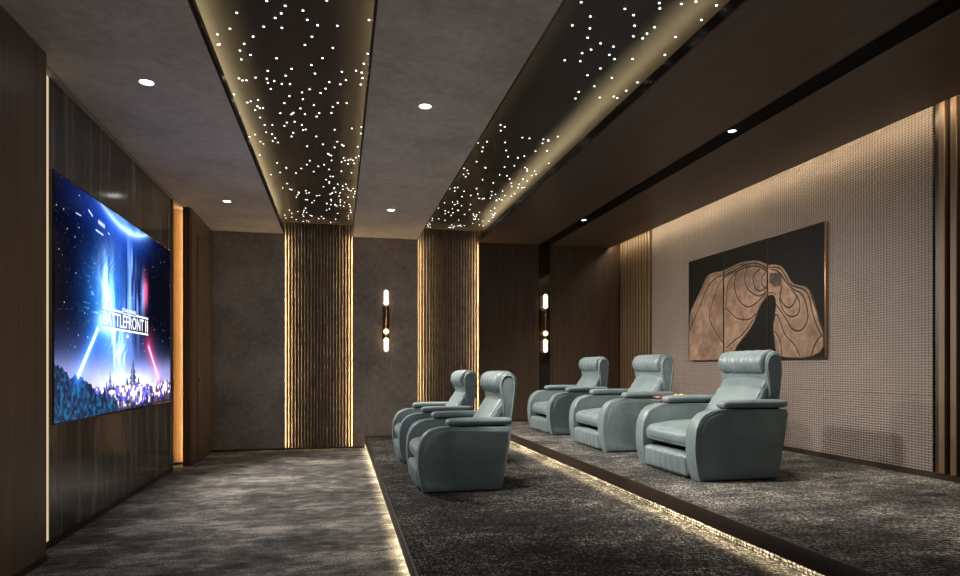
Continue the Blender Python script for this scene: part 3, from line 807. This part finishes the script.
    for s in (-1, 1):
        bm = bmesh.new(); tube(bm, [((x-.785)*.80+.785, s*.3155, (z-.8)*.86+.8) for x, z in sh[1:15]], .0055, 6)
        finish('piping', bm, 'thread', shell, 80, Matrix.Translation((-.018, 0, 0)))
    # head roll
    bm = bmesh.new(); ny, na = 60, 32; rings = []
    for i in range(ny+1):
        y = -.298+.596*i/ny; e = min(1, (0.298-abs(y))/.04); e = math.sqrt(max(0.0, 1-(1-e)**2)) if e < 1 else 1
        wr = 0
        ring = []
        for k_ in range(na):
            a = 2*PI*k_/na
            w = .0018*math.sin(y*95+2*math.sin(a*2+y*8))+.0016*math.sin(y*47+a)
            seam = -.006*(math.exp(-((abs(y)-.165)/.006)**2))-.004*(math.exp(-((abs(y)-.185)/.005)**2))
            rr = (.70+.30*e)+(w+seam)/.1*(1 if math.cos(a) < .3 else .3)
            if e < .05: rr = .62
            x_ = .778+.108*math.cos(a)*rr; z_ = .890+.103*math.sin(a)*rr
            ring.append(bm.verts.new((x_, y, z_)))
        rings.append(ring)
    for A, B in zip(rings, rings[1:]):
        for k_ in range(na): bm.faces.new((A[k_], A[(k_+1) % na], B[(k_+1) % na], B[k_]))
    bm.faces.new(rings[0][::-1]); bm.faces.new(rings[-1])
    finish('headrest', bm, 'leather', root, 70, Matrix.Translation((-.022, 0, 0)))
    return root

rec = make_recliner()
chairs = [((2.605, 4.77, P2), 'grey teal leather recliner on the upper tier, nearest the viewer, below the carved art'),
          ((2.605, 6.46, P2), 'grey teal leather recliner in the middle of the three on the upper tier'),
          ((2.605, 8.12, P2), 'grey teal leather recliner on the upper tier nearest the far walnut wall'),
          ((.655, 5.655, P1), 'grey teal leather recliner on the lower tier, the one nearer the viewer'),
          ((.655, 7.285, P1), 'grey teal leather recliner on the lower tier nearest the stone wall sconce')]
for i, (loc, lab) in enumerate(chairs):
    o = rec if i == 0 else copy_tree(rec)
    o.location = loc; o['label'] = lab; o['category'] = 'armchair'; o['group'] = 'leather recliners in two tiered rows'

# ------------------------------------------------------------------ side tables with fruit
def side_table(x, y, z, label):
    t = empty('side_table', (x, y, z), label, 'side table', 'side tables between the recliners')
    bm = bmesh.new(); box(bm, -.22, .24, -.10, .10, .525, .545, .008, 3); finish('table_top', bm, 'wood_l', t)
    bm = bmesh.new(); lathe(bm, [(.02, .015), (.02, .526)], 20); finish('pedestal', bm, 'black', t)
    bm = bmesh.new(); lathe(bm, [(.09, 0), (.09, .008), (.03, .018), (.02, .02)], 28); finish('foot', bm, 'black', t)
side_table(3.19, 5.665, P2, 'small dark side table between the near and middle recliners of the upper tier')
side_table(1.15, 6.51, P1, 'small dark side table between the two recliners of the lower tier')
def plate(x, y, z, label):
    bm = bmesh.new(); lathe(bm, [(.05, 0), (.055, .004), (.085, .018), (.09, .022), (.086, .022), (.05, .008), (.01, .007)], 32)
    o = finish('plate', bm, 'white'); o.location = (x, y, z); tag(o, label, 'plate'); return o
zt = P2+.545
plate(3.06, 5.665, zt, 'small pale plate of berries on the upper side table')
M['lemon'] = plain('lemon_skin', (.62, .47, .10), .4); M['grape'] = plain('grape_skin', (.14, .015, .035), .25)
M['wafer'] = plain('wafer_tan', (.52, .36, .20), .7)
gb = bmesh.new(); bmesh.ops.create_icosphere(gb, subdivisions=3, radius=.014)
g0 = finish('grape', gb, 'grape'); first = True
for i in range(9):
    a = i*2.4; r = .045*math.sqrt(i/9)
    o = g0 if first else g0.copy()
    if not first: C.objects.link(o)
    first = False
    o.location = (3.06+r*math.cos(a), 5.665+r*math.sin(a), zt+.021+(.014 if i < 3 else 0)); tag(o, 'dark red grape on the pale plate', 'grape', 'dark red grapes on the plate')
for x, y, lab in ((3.19, 5.65, 'pale yellow lemon beside the grape plate, nearer the seat fronts'), (3.27, 5.69, 'pale yellow lemon behind the other one on the side table')):
    bm = bmesh.new(); lathe(bm, [(.003, -.036), (.008, -.032), (.020, -.022), (.026, 0), (.020, .022), (.008, .032), (.003, .036)], 20)
    o = finish('lemon', bm, 'lemon', None, 80, Matrix.Rotation(PI/2, 4, 'X')); o.location = (x, y, zt+.026); tag(o, lab, 'lemon')
for i in range(3):
    bm = bmesh.new(); lathe(bm, [(.028, 0), (.030, .004), (.028, .008)], 20)
    o = finish('biscuit', bm, 'wafer'); o.location = (1.06+i*.075, 6.51, P1+.545); tag(o, ['tan biscuit on the lower side table, nearest the screen', 'tan biscuit in the middle of the lower side table', 'tan biscuit on the lower side table, farthest from the screen'][i], 'biscuit', 'biscuits on the lower side table')

# ------------------------------------------------------------------ fill light and world
def area(name, loc, rot, sx_, sy_, energy, col):
    l = bpy.data.lights.new(name, 'AREA'); l.shape = 'RECTANGLE'; l.size = sx_; l.size_y = sy_; l.energy = energy; l.color = col
    o = bpy.data.objects.new(name, l); C.objects.link(o); o.location = loc; o.rotation_euler = rot; return o
area('fill_lamp', (-.6, -1.7, 1.5), (math.radians(98), 0, math.radians(-5)), 2.2, 1.6, 5, (1, .93, .86))

w = bpy.data.worlds.new('world'); sc.world = w; w.use_nodes = True
w.node_tree.nodes['Background'].inputs[0].default_value = (.02, .02, .022, 1)

sc.view_settings.view_transform = 'Standard'
sc.view_settings.look = 'None'
sc.view_settings.exposure = 0
sc.cycles.use_denoising = True
sc.cycles.use_fast_gi = True; sc.cycles.fast_gi_method = 'ADD'
w.light_settings.ao_factor = .125; w.light_settings.distance = 1.2
sc.cycles.max_bounces = 8
sc.cycles.sample_clamp_indirect = 4
sc.cycles.caustics_reflective = False
sc.cycles.caustics_refractive = False
